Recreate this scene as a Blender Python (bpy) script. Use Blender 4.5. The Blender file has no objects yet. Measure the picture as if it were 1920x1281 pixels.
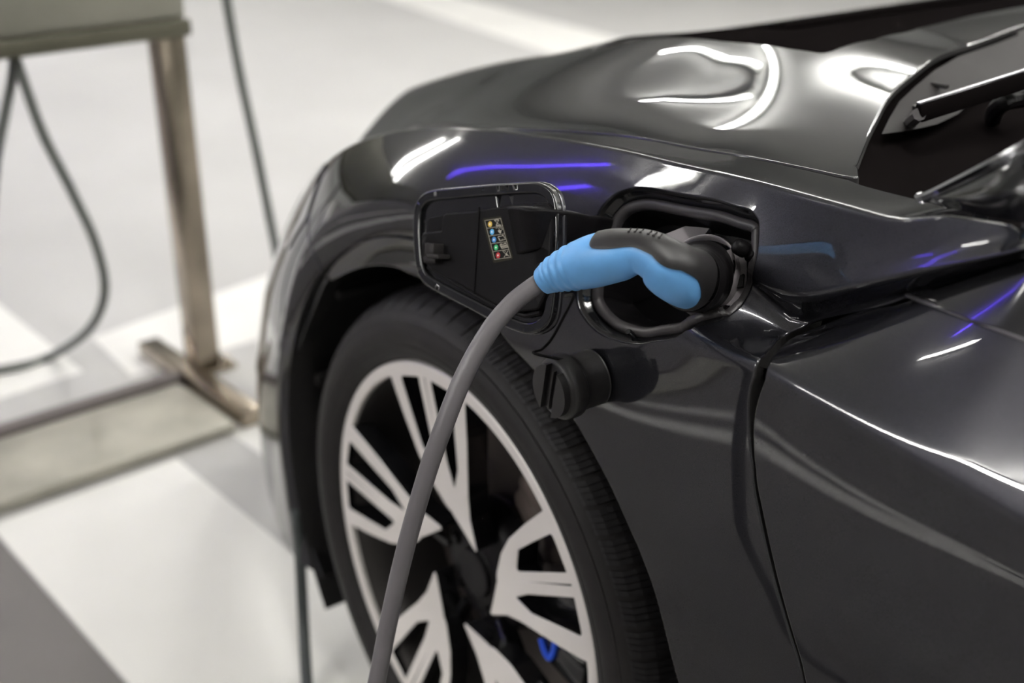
import bpy, bmesh, math, random
import numpy as np
from mathutils import Vector, Matrix
from mathutils.geometry import delaunay_2d_cdt

random.seed(4)
SC = bpy.context.scene
COL = SC.collection
W, H = 1920, 1281
R = math.radians

# ------------------------------------------------------------------ camera, world, lights, exposure
CAM = np.array([1.016, -0.651, 1.182])
YAW, PITCH, ROLL, FPX = .9438, .416, -.0033, 2320.0


def cam_axes():
    fw = np.array([-math.sin(YAW) * math.cos(PITCH), math.cos(YAW) * math.cos(PITCH), -math.sin(PITCH)])
    r = np.array([math.cos(YAW), math.sin(YAW), 0.])
    u = np.cross(r, fw)
    c, s = math.cos(ROLL), math.sin(ROLL)
    return c * r + s * u, -s * r + c * u, fw


CR, CU, CF = cam_axes()
cam = bpy.data.cameras.new('camera')
camo = bpy.data.objects.new('camera', cam)
COL.objects.link(camo)
camo.matrix_world = Matrix(((CR[0], CU[0], -CF[0], CAM[0]), (CR[1], CU[1], -CF[1], CAM[1]), (CR[2], CU[2], -CF[2], CAM[2]), (0, 0, 0, 1)))
cam.sensor_width = 36
cam.lens = FPX / W * 36
cam.clip_start = .02
cam.dof.use_dof = True
cam.dof.focus_distance = .975
cam.dof.aperture_fstop = 3.4
SC.camera = camo
SC.view_settings.view_transform = 'Standard'
SC.view_settings.look = 'None'
SC.view_settings.gamma = 1
SC.view_settings.use_curve_mapping = False
SC.view_settings.exposure = 0.82

world = bpy.data.worlds.new('world')
SC.world = world
world.use_nodes = True
world.node_tree.nodes['Background'].inputs[0].default_value = (.9, .95, 1, 1)
world.node_tree.nodes['Background'].inputs[1].default_value = .25

TUBE_POWER = 60.0      # emission strength of the garage tubes
# tube lamps: (x, y, length, axis)
TUBES = []


def ray(px, py):
    return CF + CR * (px - W / 2) / FPX + CU * (H / 2 - py) / FPX


def at(px, py, axis, v):          # where the line of sight meets the plane axis = v
    d = ray(px, py)
    return CAM + d * ((v - CAM[axis]) / d[axis])


def atd(px, py, d):               # a point at a given depth along the viewing axis
    return CAM + ray(px, py) * d


def proj(P):
    d = np.asarray(P, float) - CAM
    z = d @ CF
    return np.stack([W / 2 + FPX * (d @ CR) / z, H / 2 - FPX * (d @ CU) / z], -1)


# ------------------------------------------------------------------ materials
def mat(name, col, rough=.5, metal=0., coat=0., spec=.5, noise=None, bump=None, emit=None, coat_rough=.03):
    m = bpy.data.materials.new(name)
    m.use_nodes = True
    nt = m.node_tree
    b = nt.nodes['Principled BSDF']
    b.inputs['Base Color'].default_value = (*col, 1)
    b.inputs['Roughness'].default_value = rough
    b.inputs['Metallic'].default_value = metal
    b.inputs['Coat Weight'].default_value = coat
    b.inputs['Coat Roughness'].default_value = coat_rough
    b.inputs['Coat IOR'].default_value = 1.66 if name == 'car_paint' else 1.5
    b.inputs['Specular IOR Level'].default_value = spec
    if emit:
        b.inputs['Emission Color'].default_value = (*emit[0], 1)
        b.inputs['Emission Strength'].default_value = emit[1]
    tc = None
    if noise or bump:
        tc = nt.nodes.new('ShaderNodeTexCoord')
    if noise:                      # (scale, amount, detail)
        n = nt.nodes.new('ShaderNodeTexNoise')
        n.inputs['Scale'].default_value = noise[0]
        n.inputs['Detail'].default_value = noise[2] if len(noise) > 2 else 4
        nt.links.new(tc.outputs['Object'], n.inputs['Vector'])
        r = nt.nodes.new('ShaderNodeValToRGB')
        a = noise[1]
        r.color_ramp.elements[0].position = .3
        r.color_ramp.elements[1].position = .7
        r.color_ramp.elements[0].color = (*[c * (1 - a) for c in col], 1)
        r.color_ramp.elements[1].color = (*[min(1, c * (1 + a)) for c in col], 1)
        nt.links.new(n.outputs['Fac'], r.inputs['Fac'])
        nt.links.new(r.outputs['Color'], b.inputs['Base Color'])
    if bump:                       # (scale, strength)
        n = nt.nodes.new('ShaderNodeTexNoise')
        n.inputs['Scale'].default_value = bump[0]
        n.inputs['Detail'].default_value = 3
        nt.links.new(tc.outputs['Object'], n.inputs['Vector'])
        bp = nt.nodes.new('ShaderNodeBump')
        bp.inputs['Strength'].default_value = bump[1]
        bp.inputs['Distance'].default_value = .001
        nt.links.new(n.outputs['Fac'], bp.inputs['Height'])
        nt.links.new(bp.outputs['Normal'], b.inputs['Normal'])
    return m


M = {}
M['paint'] = mat('car_paint', (.031, .031, .037), .42, .85, 1.0, .0, noise=(2600, .35, 1), coat_rough=.012)
M['black_gloss'] = mat('black_gloss', (.006, .006, .007), .12, 0, .6)
M['black_plastic'] = mat('black_plastic', (.005, .0045, .005), .42, spec=.10, bump=(900, .12))
M['grey_plastic'] = mat('grey_plastic', (.048, .044, .046), .40, spec=.4, bump=(900, .1))
M['socket_grey'] = mat('socket_grey', (.24, .22, .23), .42, bump=(900, .1))
M['cover'] = mat('cover_plastic', (.009, .008, .0085), .46, bump=(900, .12))
M['dark'] = mat('liner_black', (.006, .005, .005), .8, bump=(120, .5))
M['rubber'] = mat('tyre_rubber', (.0125, .011, .011), .6, spec=.3, noise=(40, .2), bump=(60, .25))
M['tread'] = mat('tread_rubber', (.011, .010, .011), .6, spec=.3)
M['cowl_grey'] = mat('cowl_grey', (.022, .020, .020), .5, spec=.15)
M['cowl'] = mat('cowl_black', (.006, .005, .005), .9, spec=.0)
M['silver'] = mat('machined_alloy', (.86, .82, .79), .42, .35, .4)
M['rim_black'] = mat('rim_black', (.008, .008, .009), .18, 0, .8)
M['hub'] = mat('hub_black', (.006, .005, .006), .5, spec=.2)
M['brake'] = mat('brake_steel', (.09, .075, .07), .4, .8)
M['bronze'] = mat('knuckle_metal', (.12, .095, .085), .45, .6)
M['blue_metal'] = mat('blue_accent', (.02, .10, .75), .35, .2)
M['blue'] = mat('blue_handle', (.125, .355, .70), .42, noise=(60, .06), bump=(700, .12))
M['cable'] = mat('grey_cable', (.125, .117, .123), .40)
M['chrome'] = mat('chrome', (.75, .75, .78), .12, 1.)
M['moulding'] = mat('moulding_grey', (.30, .29, .31), .25, .9)
M['glass_dark'] = mat('dark_glass', (.006, .007, .008), .03, 0, 1.)
M['steel'] = mat('brushed_steel', (.36, .31, .25), .24, 1.0, noise=(6, .25))
M['beam'] = mat('beam_metal', (.12, .115, .085), .4, .55, noise=(3, .2))
M['beam_top'] = mat('beam_cover_metal', (.30, .295, .25), .4, .5, noise=(3, .15))
M['dull_cable'] = mat('dull_cable', (.12, .13, .12), .5)
M['dark_cable'] = mat('dark_cable', (.035, .042, .042), .5)
M['stop'] = mat('wheel_stop_paint', (.40, .385, .325), .45, .15, noise=(8, .2))
M['stop_shadow'] = mat('wheel_stop_shadow', (.14, .12, .115), .6)
M['label_black'] = mat('label_black', (.006, .0055, .0045), .5, spec=.12)
M['label_edge'] = mat('label_edge', (.022, .020, .013), .55, spec=.12)
M['label_line'] = mat('label_line', (.40, .37, .30), .5)
M['led_yellow'] = mat('print_yellow', (.72, .48, .08), .4)
M['led_blue'] = mat('print_light_blue', (.10, .42, .78), .4)
M['led_blue2'] = mat('print_blue', (.05, .24, .58), .4)
M['led_green'] = mat('print_green', (.02, .42, .13), .4)
M['led_red'] = mat('print_red', (.55, .03, .035), .4)
M['led_dot'] = mat('print_white', (.85, .85, .8), .4)


_pb = M['paint'].node_tree.nodes['Principled BSDF']
_pb.inputs['Specular Tint'].default_value = (.08, .08, .09, 1)


# ------------------------------------------------------------------ object helpers
def link(o, parent=None):
    COL.objects.link(o)
    if parent is not None:
        o.parent = parent
    return o


def tag(o, label=None, cat=None, group=None, kind=None):
    if label: o['label'] = label
    if cat: o['category'] = cat
    if group: o['group'] = group
    if kind: o['kind'] = kind
    return o


def empty(name, loc=(0, 0, 0), parent=None):
    o = bpy.data.objects.new(name, None)
    o.empty_display_size = .05
    o.location = loc
    return link(o, parent)


def obj(name, verts, faces, mats, parent=None, smooth=True, normals=None, midx=None, origin=None, sharp=None):
    me = bpy.data.meshes.new(name)
    V = np.asarray(verts, float)
    if origin is not None:
        V = V - np.asarray(origin, float)
    me.from_pydata([tuple(v) for v in V], [], [tuple(int(i) for i in f) for f in faces])
    if not isinstance(mats, (list, tuple)):
        mats = [mats]
    for m in mats:
        me.materials.append(m)
    if midx is not None:
        me.polygons.foreach_set('material_index', list(midx))
    if smooth:
        me.polygons.foreach_set('use_smooth', [True] * len(me.polygons))
    me.update()
    if smooth and sharp is not None:
        me.set_sharp_from_angle(angle=R(sharp))
    if normals is not None:
        me.normals_split_custom_set_from_vertices([tuple(n) for n in normals])
    o = bpy.data.objects.new(name, me)
    if origin is not None:
        o.location = origin
    link(o, parent)
    if parent is not None and origin is not None:
        o.location = Vector(origin) - parent.matrix_world.translation if False else Vector(origin)
    return o


class MB:
    """collects simple solids into one mesh"""
    def __init__(s):
        s.v, s.f, s.m = [], [], []

    def add(s, verts, faces, mi=0):
        b = len(s.v)
        s.v += [tuple(map(float, p)) for p in verts]
        s.f += [tuple(int(i) + b for i in f) for f in faces]
        s.m += [mi] * len(faces)
        return s

    def box(s, c, size, ax=None, bev=0., mi=0):
        """bevelled box; ax = three unit axes"""
        ax = np.eye(3) if ax is None else np.asarray(ax, float)
        bm = bmesh.new()
        bmesh.ops.create_cube(bm, size=1)
        for v in bm.verts:
            v.co = Vector((v.co.x * size[0], v.co.y * size[1], v.co.z * size[2]))
        if bev > 0:
            bmesh.ops.bevel(bm, geom=bm.edges[:], offset=bev, segments=2, affect='EDGES', profile=.5)
        P = np.array([v.co[:] for v in bm.verts]) @ ax + np.asarray(c, float)
        bm.verts.index_update()
        s.add(P, [[v.index for v in f.verts] for f in bm.faces], mi)
        bm.free()
        return s

    def tube(s, pts, rad, n=12, cap=True, mi=0):
        pts = np.asarray(pts, float)
        rad = np.broadcast_to(np.asarray(rad, float), (len(pts),))
        T = np.gradient(pts, axis=0)
        T /= np.linalg.norm(T, axis=1)[:, None]
        ref = np.array([0, 0, 1.]) if abs(T[0][2]) < .9 else np.array([1., 0, 0])
        N = np.cross(T[0], ref); N /= np.linalg.norm(N)
        V = []
        for i in range(len(pts)):
            N = N - T[i] * (N @ T[i]); N /= np.linalg.norm(N)
            B = np.cross(T[i], N)
            for k in range(n):
                a = 2 * math.pi * k / n
                V.append(pts[i] + rad[i] * (math.cos(a) * N + math.sin(a) * B))
        F = []
        for i in range(len(pts) - 1):
            for k in range(n):
                k2 = (k + 1) % n
                F.append((i * n + k, i * n + k2, (i + 1) * n + k2, (i + 1) * n + k))
        if cap:
            F.append(tuple(range(n))[::-1])
            F.append(tuple((len(pts) - 1) * n + k for k in range(n)))
        return s.add(V, F, mi)

    def lathe(s, prof, c, axis, n=48, mi=0, a0=0., a1=2 * math.pi, ref=None):
        """prof: list of (radius, height along axis)"""
        axis = np.asarray(axis, float); axis = axis / np.linalg.norm(axis)
        if ref is None:
            ref = np.array([0, 0, 1.]) if abs(axis[2]) < .9 else np.array([1., 0, 0])
        A = ref - axis * (ref @ axis); A /= np.linalg.norm(A)
        B = np.cross(axis, A)
        full = abs(a1 - a0 - 2 * math.pi) < 1e-6
        m = n if full else n + 1
        V = []
        for r, h in prof:
            for k in range(m):
                a = a0 + (a1 - a0) * k / n
                V.append(np.asarray(c) + axis * h + r * (math.cos(a) * A + math.sin(a) * B))
        F = []
        for i in range(len(prof) - 1):
            for k in range(n):
                k2 = (k + 1) % m
                F.append((i * m + k, i * m + k2, (i + 1) * m + k2, (i + 1) * m + k))
        return s.add(V, F, mi)

    def prism(s, poly, d, mi=0):
        """poly: 3D planar points, extruded by the vector d"""
        poly = np.asarray(poly, float); n = len(poly)
        V = np.concatenate([poly, poly + np.asarray(d, float)])
        F = [tuple(range(n))[::-1], tuple(range(n, 2 * n))]
        F += [(i, (i + 1) % n, n + (i + 1) % n, n + i) for i in range(n)]
        return s.add(V, F, mi)

    def build(s, name, mats, parent=None, smooth=True, sharp=35, origin=None):
        o = obj(name, s.v, s.f, mats, parent, smooth, None, s.m, origin, sharp if smooth else None)
        bm = bmesh.new(); bm.from_mesh(o.data)
        bmesh.ops.recalc_face_normals(bm, faces=bm.faces)
        bm.to_mesh(o.data); bm.free()
        if smooth:
            o.data.set_sharp_from_angle(angle=R(sharp))
        return o


def pchip(xs, ys):
    xs = np.asarray(xs, float); ys = np.asarray(ys, float)
    h = np.diff(xs); d = np.diff(ys) / h
    m = np.zeros(len(xs))
    m[0], m[-1] = d[0], d[-1]
    for i in range(1, len(xs) - 1):
        if d[i - 1] * d[i] > 0:
            w1, w2 = 2 * h[i] + h[i - 1], h[i] + 2 * h[i - 1]
            m[i] = (w1 + w2) / (w1 / d[i - 1] + w2 / d[i])

    def f(x):
        x = np.clip(np.asarray(x, float), xs[0], xs[-1])
        i = np.clip(np.searchsorted(xs, x, side='right') - 1, 0, len(xs) - 2)
        t = (x - xs[i]) / h[i]
        return ((1 + 2 * t) * (1 - t) ** 2 * ys[i] + t * (1 - t) ** 2 * h[i] * m[i]
                + t * t * (3 - 2 * t) * ys[i + 1] + t * t * (t - 1) * h[i] * m[i + 1])
    return f


def spline(pts, n=12, closed=False):
    """Catmull-Rom through the points"""
    P = np.asarray(pts, float); N = len(P); out = []
    for i in range(N if closed else N - 1):
        if closed:
            a, b, c, d = P[(i - 1) % N], P[i], P[(i + 1) % N], P[(i + 2) % N]
        else:
            b, c = P[i], P[i + 1]
            a = P[i - 1] if i else 2 * b - c
            d = P[i + 2] if i + 2 < N else 2 * c - b
        for k in range(n):
            t = k / n
            out.append(.5 * (2 * b + (c - a) * t + (2 * a - 5 * b + 4 * c - d) * t * t + (3 * b - a - 3 * c + d) * t ** 3))
    if not closed:
        out.append(P[-1])
    return np.array(out)


def rounded(poly, rad, n=6):
    """closed polygon with its corners rounded; rad: one radius or one per corner"""
    P = np.asarray(poly, float); N = len(P)
    rad = np.broadcast_to(np.asarray(rad, float), (N,))
    out = []
    for i in range(N):
        a, b, c = P[i - 1], P[i], P[(i + 1) % N]
        u, v = a - b, c - b
        lu, lv = np.linalg.norm(u), np.linalg.norm(v)
        u, v = u / lu, v / lv
        ang = math.acos(np.clip(u @ v, -1, 1))
        t = min(rad[i] / math.tan(ang / 2) if ang > 1e-3 else 0, .48 * lu, .48 * lv)
        if rad[i] <= 0 or ang > 3.05:
            out.append(b); continue
        p, q = b + u * t, b + v * t
        for k in range(n + 1):
            s = k / n
            out.append((1 - s) ** 2 * p + 2 * s * (1 - s) * b + s * s * q)
    return np.array(out)


def resample(loop, step, closed=True):
    P = np.asarray(loop, float)
    Q = np.concatenate([P, P[:1]]) if closed else P
    out = []
    for a, b in zip(Q[:-1], Q[1:]):
        n = max(1, int(math.ceil(np.linalg.norm(b - a) / step)))
        for k in range(n):
            out.append(a + (b - a) * k / n)
    if not closed:
        out.append(Q[-1])
    return np.array(out)


def inside(pts, poly):
    x, y = pts[:, 0], pts[:, 1]
    c = np.zeros(len(pts), bool)
    a = poly; b = np.roll(poly, -1, 0)
    for (x0, y0), (x1, y1) in zip(a, b):
        if y0 == y1: continue
        k = ((y0 > y) != (y1 > y)) & (x < (x1 - x0) * (y - y0) / (y1 - y0) + x0)
        c ^= k
    return c


def dist_to_loops(pts, loops):
    d = np.full(len(pts), 1e9)
    for L in loops:
        for i in range(0, len(pts), 4000):
            q = pts[i:i + 4000]
            d[i:i + 4000] = np.minimum(d[i:i + 4000], np.sqrt(((q[:, None] - L[None]) ** 2).sum(2).min(1)))
    return d


class Surf:
    """a smooth surface known on a grid U x V; Catmull-Rom in both directions"""
    def __init__(s, U, Vc, P, flip=1):
        s.U, s.V, s.P, s.flip = np.asarray(U, float), np.asarray(Vc, float), np.asarray(P, float), flip
        s.du, s.dv = s.U[1] - s.U[0], s.V[1] - s.V[0]

    def pos(s, uv):
        uv = np.atleast_2d(np.asarray(uv, float))
        fu = np.clip((uv[:, 0] - s.U[0]) / s.du, 0, len(s.U) - 1 - 1e-6)
        fv = np.clip((uv[:, 1] - s.V[0]) / s.dv, 0, len(s.V) - 1 - 1e-6)
        iu, iv = fu.astype(int), fv.astype(int)
        tu, tv = fu - iu, fv - iv

        def wts(t):
            return [.5 * (-t + 2 * t * t - t ** 3), .5 * (2 - 5 * t * t + 3 * t ** 3), .5 * (t + 4 * t * t - 3 * t ** 3), .5 * (-t * t + t ** 3)]
        wu, wv = wts(tu), wts(tv)
        out = 0
        for a in range(4):
            ia = np.clip(iu + a - 1, 0, len(s.U) - 1)
            for b in range(4):
                ib = np.clip(iv + b - 1, 0, len(s.V) - 1)
                out = out + (wu[a] * wv[b])[:, None] * s.P[ia, ib]
        return out

    def nor(s, uv):
        uv = np.atleast_2d(np.asarray(uv, float))
        e = .35
        a = s.pos(uv + [s.du * e, 0]) - s.pos(uv - [s.du * e, 0])
        b = s.pos(uv + [0, s.dv * e]) - s.pos(uv - [0, s.dv * e])
        n = np.cross(a, b) * s.flip
        return n / (np.linalg.norm(n, axis=1)[:, None] + 1e-12)

    def pix(s, pts):
        """photo pixels -> (u, v) where the line of sight meets the surface"""
        if not hasattr(s, 'q'):
            s.q = proj(s.P.reshape(-1, 3)); s.z = (s.P.reshape(-1, 3) - CAM) @ CF
        out = []
        nv = len(s.V)
        for p in np.atleast_2d(np.asarray(pts, float)):
            d = np.hypot(*(s.q - p).T)
            k = np.argmin(d + s.z * 40)
            uv = np.array([s.U[k // nv], s.V[k % nv]])
            err = lambda w: float(((proj(s.pos(w))[0] - p) ** 2).sum())
            e0, lam = err(uv), 1e-3
            for _ in range(60):
                f0 = proj(s.pos(uv))[0] - p
                J = np.stack([(proj(s.pos(uv + [s.du * .05, 0]))[0] - p - f0) / (s.du * .05),
                              (proj(s.pos(uv + [0, s.dv * .05]))[0] - p - f0) / (s.dv * .05)], 1)
                A_ = J.T @ J
                st = -np.linalg.solve(A_ + lam * np.diag(np.diag(A_) + 1e-6), J.T @ f0)
                w = np.clip(uv + np.clip(st, [-3 * s.du, -3 * s.dv], [3 * s.du, 3 * s.dv]), [s.U[0], s.V[0]], [s.U[-1], s.V[-1]])
                e1 = err(w)
                if e1 < e0:
                    uv, e0, lam = w, e1, max(lam * .3, 1e-9)
                    if e0 < 1e-4: break
                else:
                    lam = min(lam * 5, 1e4)
            if e0 > 9: print('pix miss', p, round(e0 ** .5, 1))
            out.append(uv)
        return np.array(out)


def panel(name, S, outer, holes=(), mats=None, parent=None, gu=.012, gv=None, step=.005, bev=.0022, depth=.016, off=0., hole_depth=None, extra_v=None):
    """sheet panel cut out of surface S: rounded rim and a return flange all round; outlines in (u, v)"""
    gv = gv or S.dv
    loops = [resample(outer, step)] + [resample(h, step) for h in holes]
    lo, hi = loops[0].min(0), loops[0].max(0)
    us = np.arange(lo[0], hi[0] + gu, gu)
    v0 = math.floor((lo[1] - S.V[0]) / gv) * gv + S.V[0]
    vs = np.arange(v0, hi[1] + gv, gv)
    G = np.stack(np.meshgrid(us, vs, indexing='ij'), -1).reshape(-1, 2)
    k = inside(G, loops[0])
    for h in loops[1:]:
        k &= ~inside(G, h)
    G = G[k]
    if len(G):
        G = G[dist_to_loops(G, loops) > step * .7]
    pts, edges = [], []
    for L in loops:
        b = len(pts); n = len(L)
        pts += [tuple(p) for p in L]
        edges += [(b + i, b + (i + 1) % n) for i in range(n)]
    nb = len(pts)
    pts += [tuple(p) for p in G]
    r = delaunay_2d_cdt([Vector(p) for p in pts], edges, [], 0, 1e-7)
    vv = np.array([v[:] for v in r[0]]); ff = np.array([f for f in r[2] if len(f) == 3])
    c = vv[ff].mean(1)
    k = inside(c, loops[0])
    for h in loops[1:]:
        k &= ~inside(c, h)
    ff = ff[k]
    P = S.pos(vv); N = S.nor(vv)
    P = P + N * off
    # triangle orientation to follow the normal
    t = P[ff]
    g = np.cross(t[:, 1] - t[:, 0], t[:, 2] - t[:, 0])
    fl = (g * N[ff[:, 0]]).sum(1) < 0
    ff[fl] = ff[fl][:, ::-1]
    V, NN, F, MI = list(P), list(N), [tuple(f) for f in ff], [0] * len(ff)
    for li, L in enumerate(loops):
        n = len(L)
        Pl = S.pos(L); Nl = S.nor(L); Pl = Pl + Nl * off
        T = np.roll(Pl, -1, 0) - np.roll(Pl, 1, 0)
        T /= np.linalg.norm(T, axis=1)[:, None] + 1e-12
        m = np.cross(T, Nl)
        m /= np.linalg.norm(m, axis=1)[:, None] + 1e-12
        # m must point out of the sheet
        q = L + 0
        e = S.pos(np.asarray(L)) + Nl * off
        cen = Pl.mean(0)
        area = 0.5 * np.sum(L[:, 0] * np.roll(L[:, 1], -1) - np.roll(L[:, 0], -1) * L[:, 1])
        i0 = int(np.argmin(L[:, 0]))          # leftmost point: outward is -u for the outer loop
        du = S.pos(L[i0] + [1e-3, 0])[0] - S.pos(L[i0] - [1e-3, 0])[0]
        sgn = -np.sign(m[i0] @ du)
        if li > 0: sgn = -sgn
        m = m * sgn
        dep = depth if li == 0 else (hole_depth if hole_depth is not None else depth)
        rings = [(bev * math.sin(a), -bev * (1 - math.cos(a)), math.sin(a), math.cos(a)) for a in (0, R(22), R(45), R(68), R(90))]
        rings.append((bev, -dep, 1, 0))
        idx = []
        for (o_, z_, a_, b_) in rings:
            st = len(V)
            V += list(Pl + m * o_ + Nl * z_)
            NN += list(m * a_ + Nl * b_)
            idx.append(st)
        for j in range(len(idx) - 1):
            for i in range(n):
                i2 = (i + 1) % n
                f = (idx[j] + i, idx[j] + i2, idx[j + 1] + i2, idx[j + 1] + i)
                F.append(f); MI.append(0 if j < 3 else (1 if isinstance(mats, (list, tuple)) and len(mats) > 1 else 0))
    V = np.array(V); NN = np.array(NN)
    # orient flange faces with the normals
    F2 = []
    for f in F:
        if len(f) == 4:
            a, b_, c_ = V[f[0]], V[f[1]], V[f[3]]
            g = np.cross(b_ - a, c_ - a)
            if g @ (NN[f[0]] + NN[f[2]]) < 0: f = f[::-1]
        F2.append(f)
    return obj(name, V, F2, mats, parent, True, NN, MI)


# ------------------------------------------------------------------ body surface of the car
def base(x):
    return .368 * np.maximum(0, -.15 - x) ** 2


zcrest = pchip([-1.1, -.8, -.6, -.45, -.36, -.27, -.17, -.071, .009, .098, .177, .235, .292, .372, .426, .484, .506, .521, .555, .592, .68, 1.3],
               [.36, .50, .625, .715, .765, .806, .838, .861, .876, .888, .897, .902, .905, .910, .912, .915, .916, .918, .929, .934, .945, .98])
zgap = pchip([-1.1, -.6, -.4, -.25, -.1, .018, .172, .246, .318, .365, .421, .6, 1.3],
             [.35, .615, .74, .80, .842, .867, .891, .897, .904, .907, .910, .925, .96])
zlip = pchip([-1.1, -.6, -.3, -.1, .0, 1.3], [.26, .42, .62, .715, .73, .73])


def sm(x, a, b):
    t = np.clip((x - a) / (b - a), 0, 1)
    return t * t * (3 - 2 * t)


def columns(x):
    """control points (y, z, fillet) of the cross-section at x, sill to bonnet gap"""
    b = float(base(x)); zc = float(zcrest(x)); zl = float(zlip(x)); zg10 = float(zgap(x))
    fr = float(sm(-x, .05, .25))
    A = [(.05 - .085 * fr + b, .10 + .04 * fr, .5), (.005 - .042 * fr + b, min(.33, .13 + .62 * (zl - .23)), .5), (-.022 - .012 * fr + b, min(.60, zl - .08 * min(1, zl / .5)) if x < 0 else .60, .5), (-.023 + b, zl, .5)]
    for t, y in ((.35, -.013), (.55, -.002), (.68, .008), (.80, .018), (.90, .028)):
        A.append((y + b + .008 * t ** 1.6 * float(sm(-x, .0, .25)), zl + t * (zc - zl), .5))
    cf = .10 + .40 * float(sm(-x, .05, .30))
    A.append((.04 - .006 * float(sm(x, .40, .52)) + b + .008 * float(sm(-x, .0, .25)), zc, cf))
    A.append((.095 + b + .006 * float(sm(-x, .0, .25)), zg10, .5)); A.append((.125 + b + .006 * float(sm(-x, .0, .25)), zg10 + .0005 - .02 * float(sm(-x, .1, .5)), .5))
    zg = min(.791 + (x - .425) * .60, .915); zs = min(.813 + (x - .402) * .52, .93)
    zs = min(zs, zc - .006); zg = min(zg, zs - .010)
    zg = max(zg, .80); zs = max(zs, .812)
    B = [(.05, .10, .5), (.0, .33, .5), (-.036, .60, .5), (-.036, .73, .5),
         (-.034, .808 - .10 * min(max(x - .47, 0), .3), .10), (.030, zg, .22), (.040, zg + .008, .3), (.0195, zs, .18), (.0285, zs + .45 * (zc - zs), .5),
         A[9], A[10], A[11]]
    w = float(sm(x, .34, .47))
    w2 = float(sm(x, .05, .60)); w4 = float(sm(x, .20, .50))
    out = []
    for i, (p, q) in enumerate(zip(A, B)):
        ww = w2 if i < 4 else w4 if i == 4 else w
        out.append(tuple(pp * (1 - ww) + qq * ww for pp, qq in zip(p, q)))
    return out


SEG = [20, 26, 22, 26, 26, 14, 14, 14, 14, 26, 8]      # rows between neighbouring control points


def profile(ctrl, nf=40, ns=20):
    P = np.array([c[:2] for c in ctrl]); t = [min(c[2], .49) for c in ctrl]
    out = [P[0]]; keys = [0]
    n = len(P); prev = P[0]
    for i in range(1, n - 1):
        a, b, c = P[i - 1], P[i], P[i + 1]
        p = b + (a - b) * t[i]; q = b + (c - b) * t[i]
        for k in range(1, ns + 1):
            out.append(prev + (p - prev) * k / ns)
        for k in range(1, nf + 1):
            s = k / nf
            out.append((1 - s) ** 2 * p + 2 * s * (1 - s) * b + s * s * q)
            if k == nf // 2: keys.append(len(out) - 1)
        prev = q
    for k in range(1, ns + 1):
        out.append(prev + (P[-1] - prev) * k / ns)
    keys.append(len(out) - 1)
    out = np.array(out)
    L = np.concatenate([[0], np.cumsum(np.linalg.norm(np.diff(out, axis=0), axis=1))])
    res = []
    for a, b, m in zip(keys[:-1], keys[1:], SEG):
        for k in range(m):
            l = L[a] + (L[b] - L[a]) * k / m
            res.append([np.interp(l, L, out[:, 0]), np.interp(l, L, out[:, 1])])
    res.append(out[-1])
    return np.array(res)


def grid_from(us, fn):
    return np.array([fn(u) for u in us])


UX = np.arange(-1.05, 1.301, .0125)
prof = [profile(columns(x)) for x in UX]
# even out the arc length inside each cross-section a little so that rows stay smooth
NV = len(prof[0])
PB = np.array([[(x, p[0], p[1]) for p in pr] for x, pr in zip(UX, prof)])
VB = np.arange(NV) * .005
# the wheel-arch flare: a band round the front of the arch that turns under towards its edge
_r = np.hypot(PB[:, :, 0], PB[:, :, 2] - .345)
_q = .447 - _r
_q = np.where(_q > .006, _q, np.where(_q > -.006, (_q + .006) ** 2 / .024, 0))
_q = np.minimum(_q, .075)
PB[:, :, 1] += .42 * _q * (1 - sm(PB[:, :, 0], -.03, .12))
BODY = Surf(UX, VB, PB, flip=1)
if (BODY.nor([[.2, VB[60]]])[0][1]) > 0: BODY.flip = -1
JC = sum(SEG[:9])                       # row of the crest (middle of its fillet)
VCREST = VB[JC]


DOME = .042


def hoodz(x, y):
    x = np.asarray(x, float); y = np.asarray(y, float)
    zg = zgap(x)
    zh = .914 - .20 * np.maximum(0, .2 - x) ** 2
    yy = np.where(y > .92, 1.84 - y, y)
    w = sm(yy, .12, .42)
    z = zg * (1 - w) + zh * w
    up = sm(yy, .11, .38) * (1 - .45 * sm(yy, .38, .58))
    return z + DOME * up * sm(x, -.38, .04) * (1 - sm(x, .10, .46))


HU = np.arange(-.75, .62, .0125)
HV = np.arange(.06, 1.80, .0125)
PH = np.array([[(x, y, float(hoodz(x, y))) for y in HV] for x in HU])
HOOD = Surf(HU, HV, PH, flip=1)
if HOOD.nor([[.1, .3]])[0][2] < 0: HOOD.flip = -1
#BODY_END

# ------------------------------------------------------------------ setting: garage
floor_m = mat('concrete_floor', (.52, .515, .50), .55, noise=(1.3, .06, 6), bump=(90, .15))
paint_white = mat('floor_paint_white', (.86, .85, .81), .5, noise=(2.2, .05, 6), bump=(90, .12))
wall_m = mat('wall_paint', (.62, .63, .60), .6)
wall_d = mat('wall_dark_paint', (.10, .095, .10), .6)
ceil_m = mat('ceiling_paint', (.74, .74, .72), .7)
tube_m = mat('tube_lamp', (1, 1, 1), .5, emit=((1, .985, .955), TUBE_POWER))
violet_m = mat('violet_tube', (.1, .05, 1), .5, emit=((.12, .06, 1), 11))

X0, X1, Y0, Y1, ZC = -16., 6., -6.5, 14., 3.0


def slab(name, lo, hi, m):
    c = (np.array(lo) + np.array(hi)) / 2
    o = MB().box(c, np.array(hi) - np.array(lo)).build(name, m, smooth=False)
    return tag(o, kind='structure')


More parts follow.
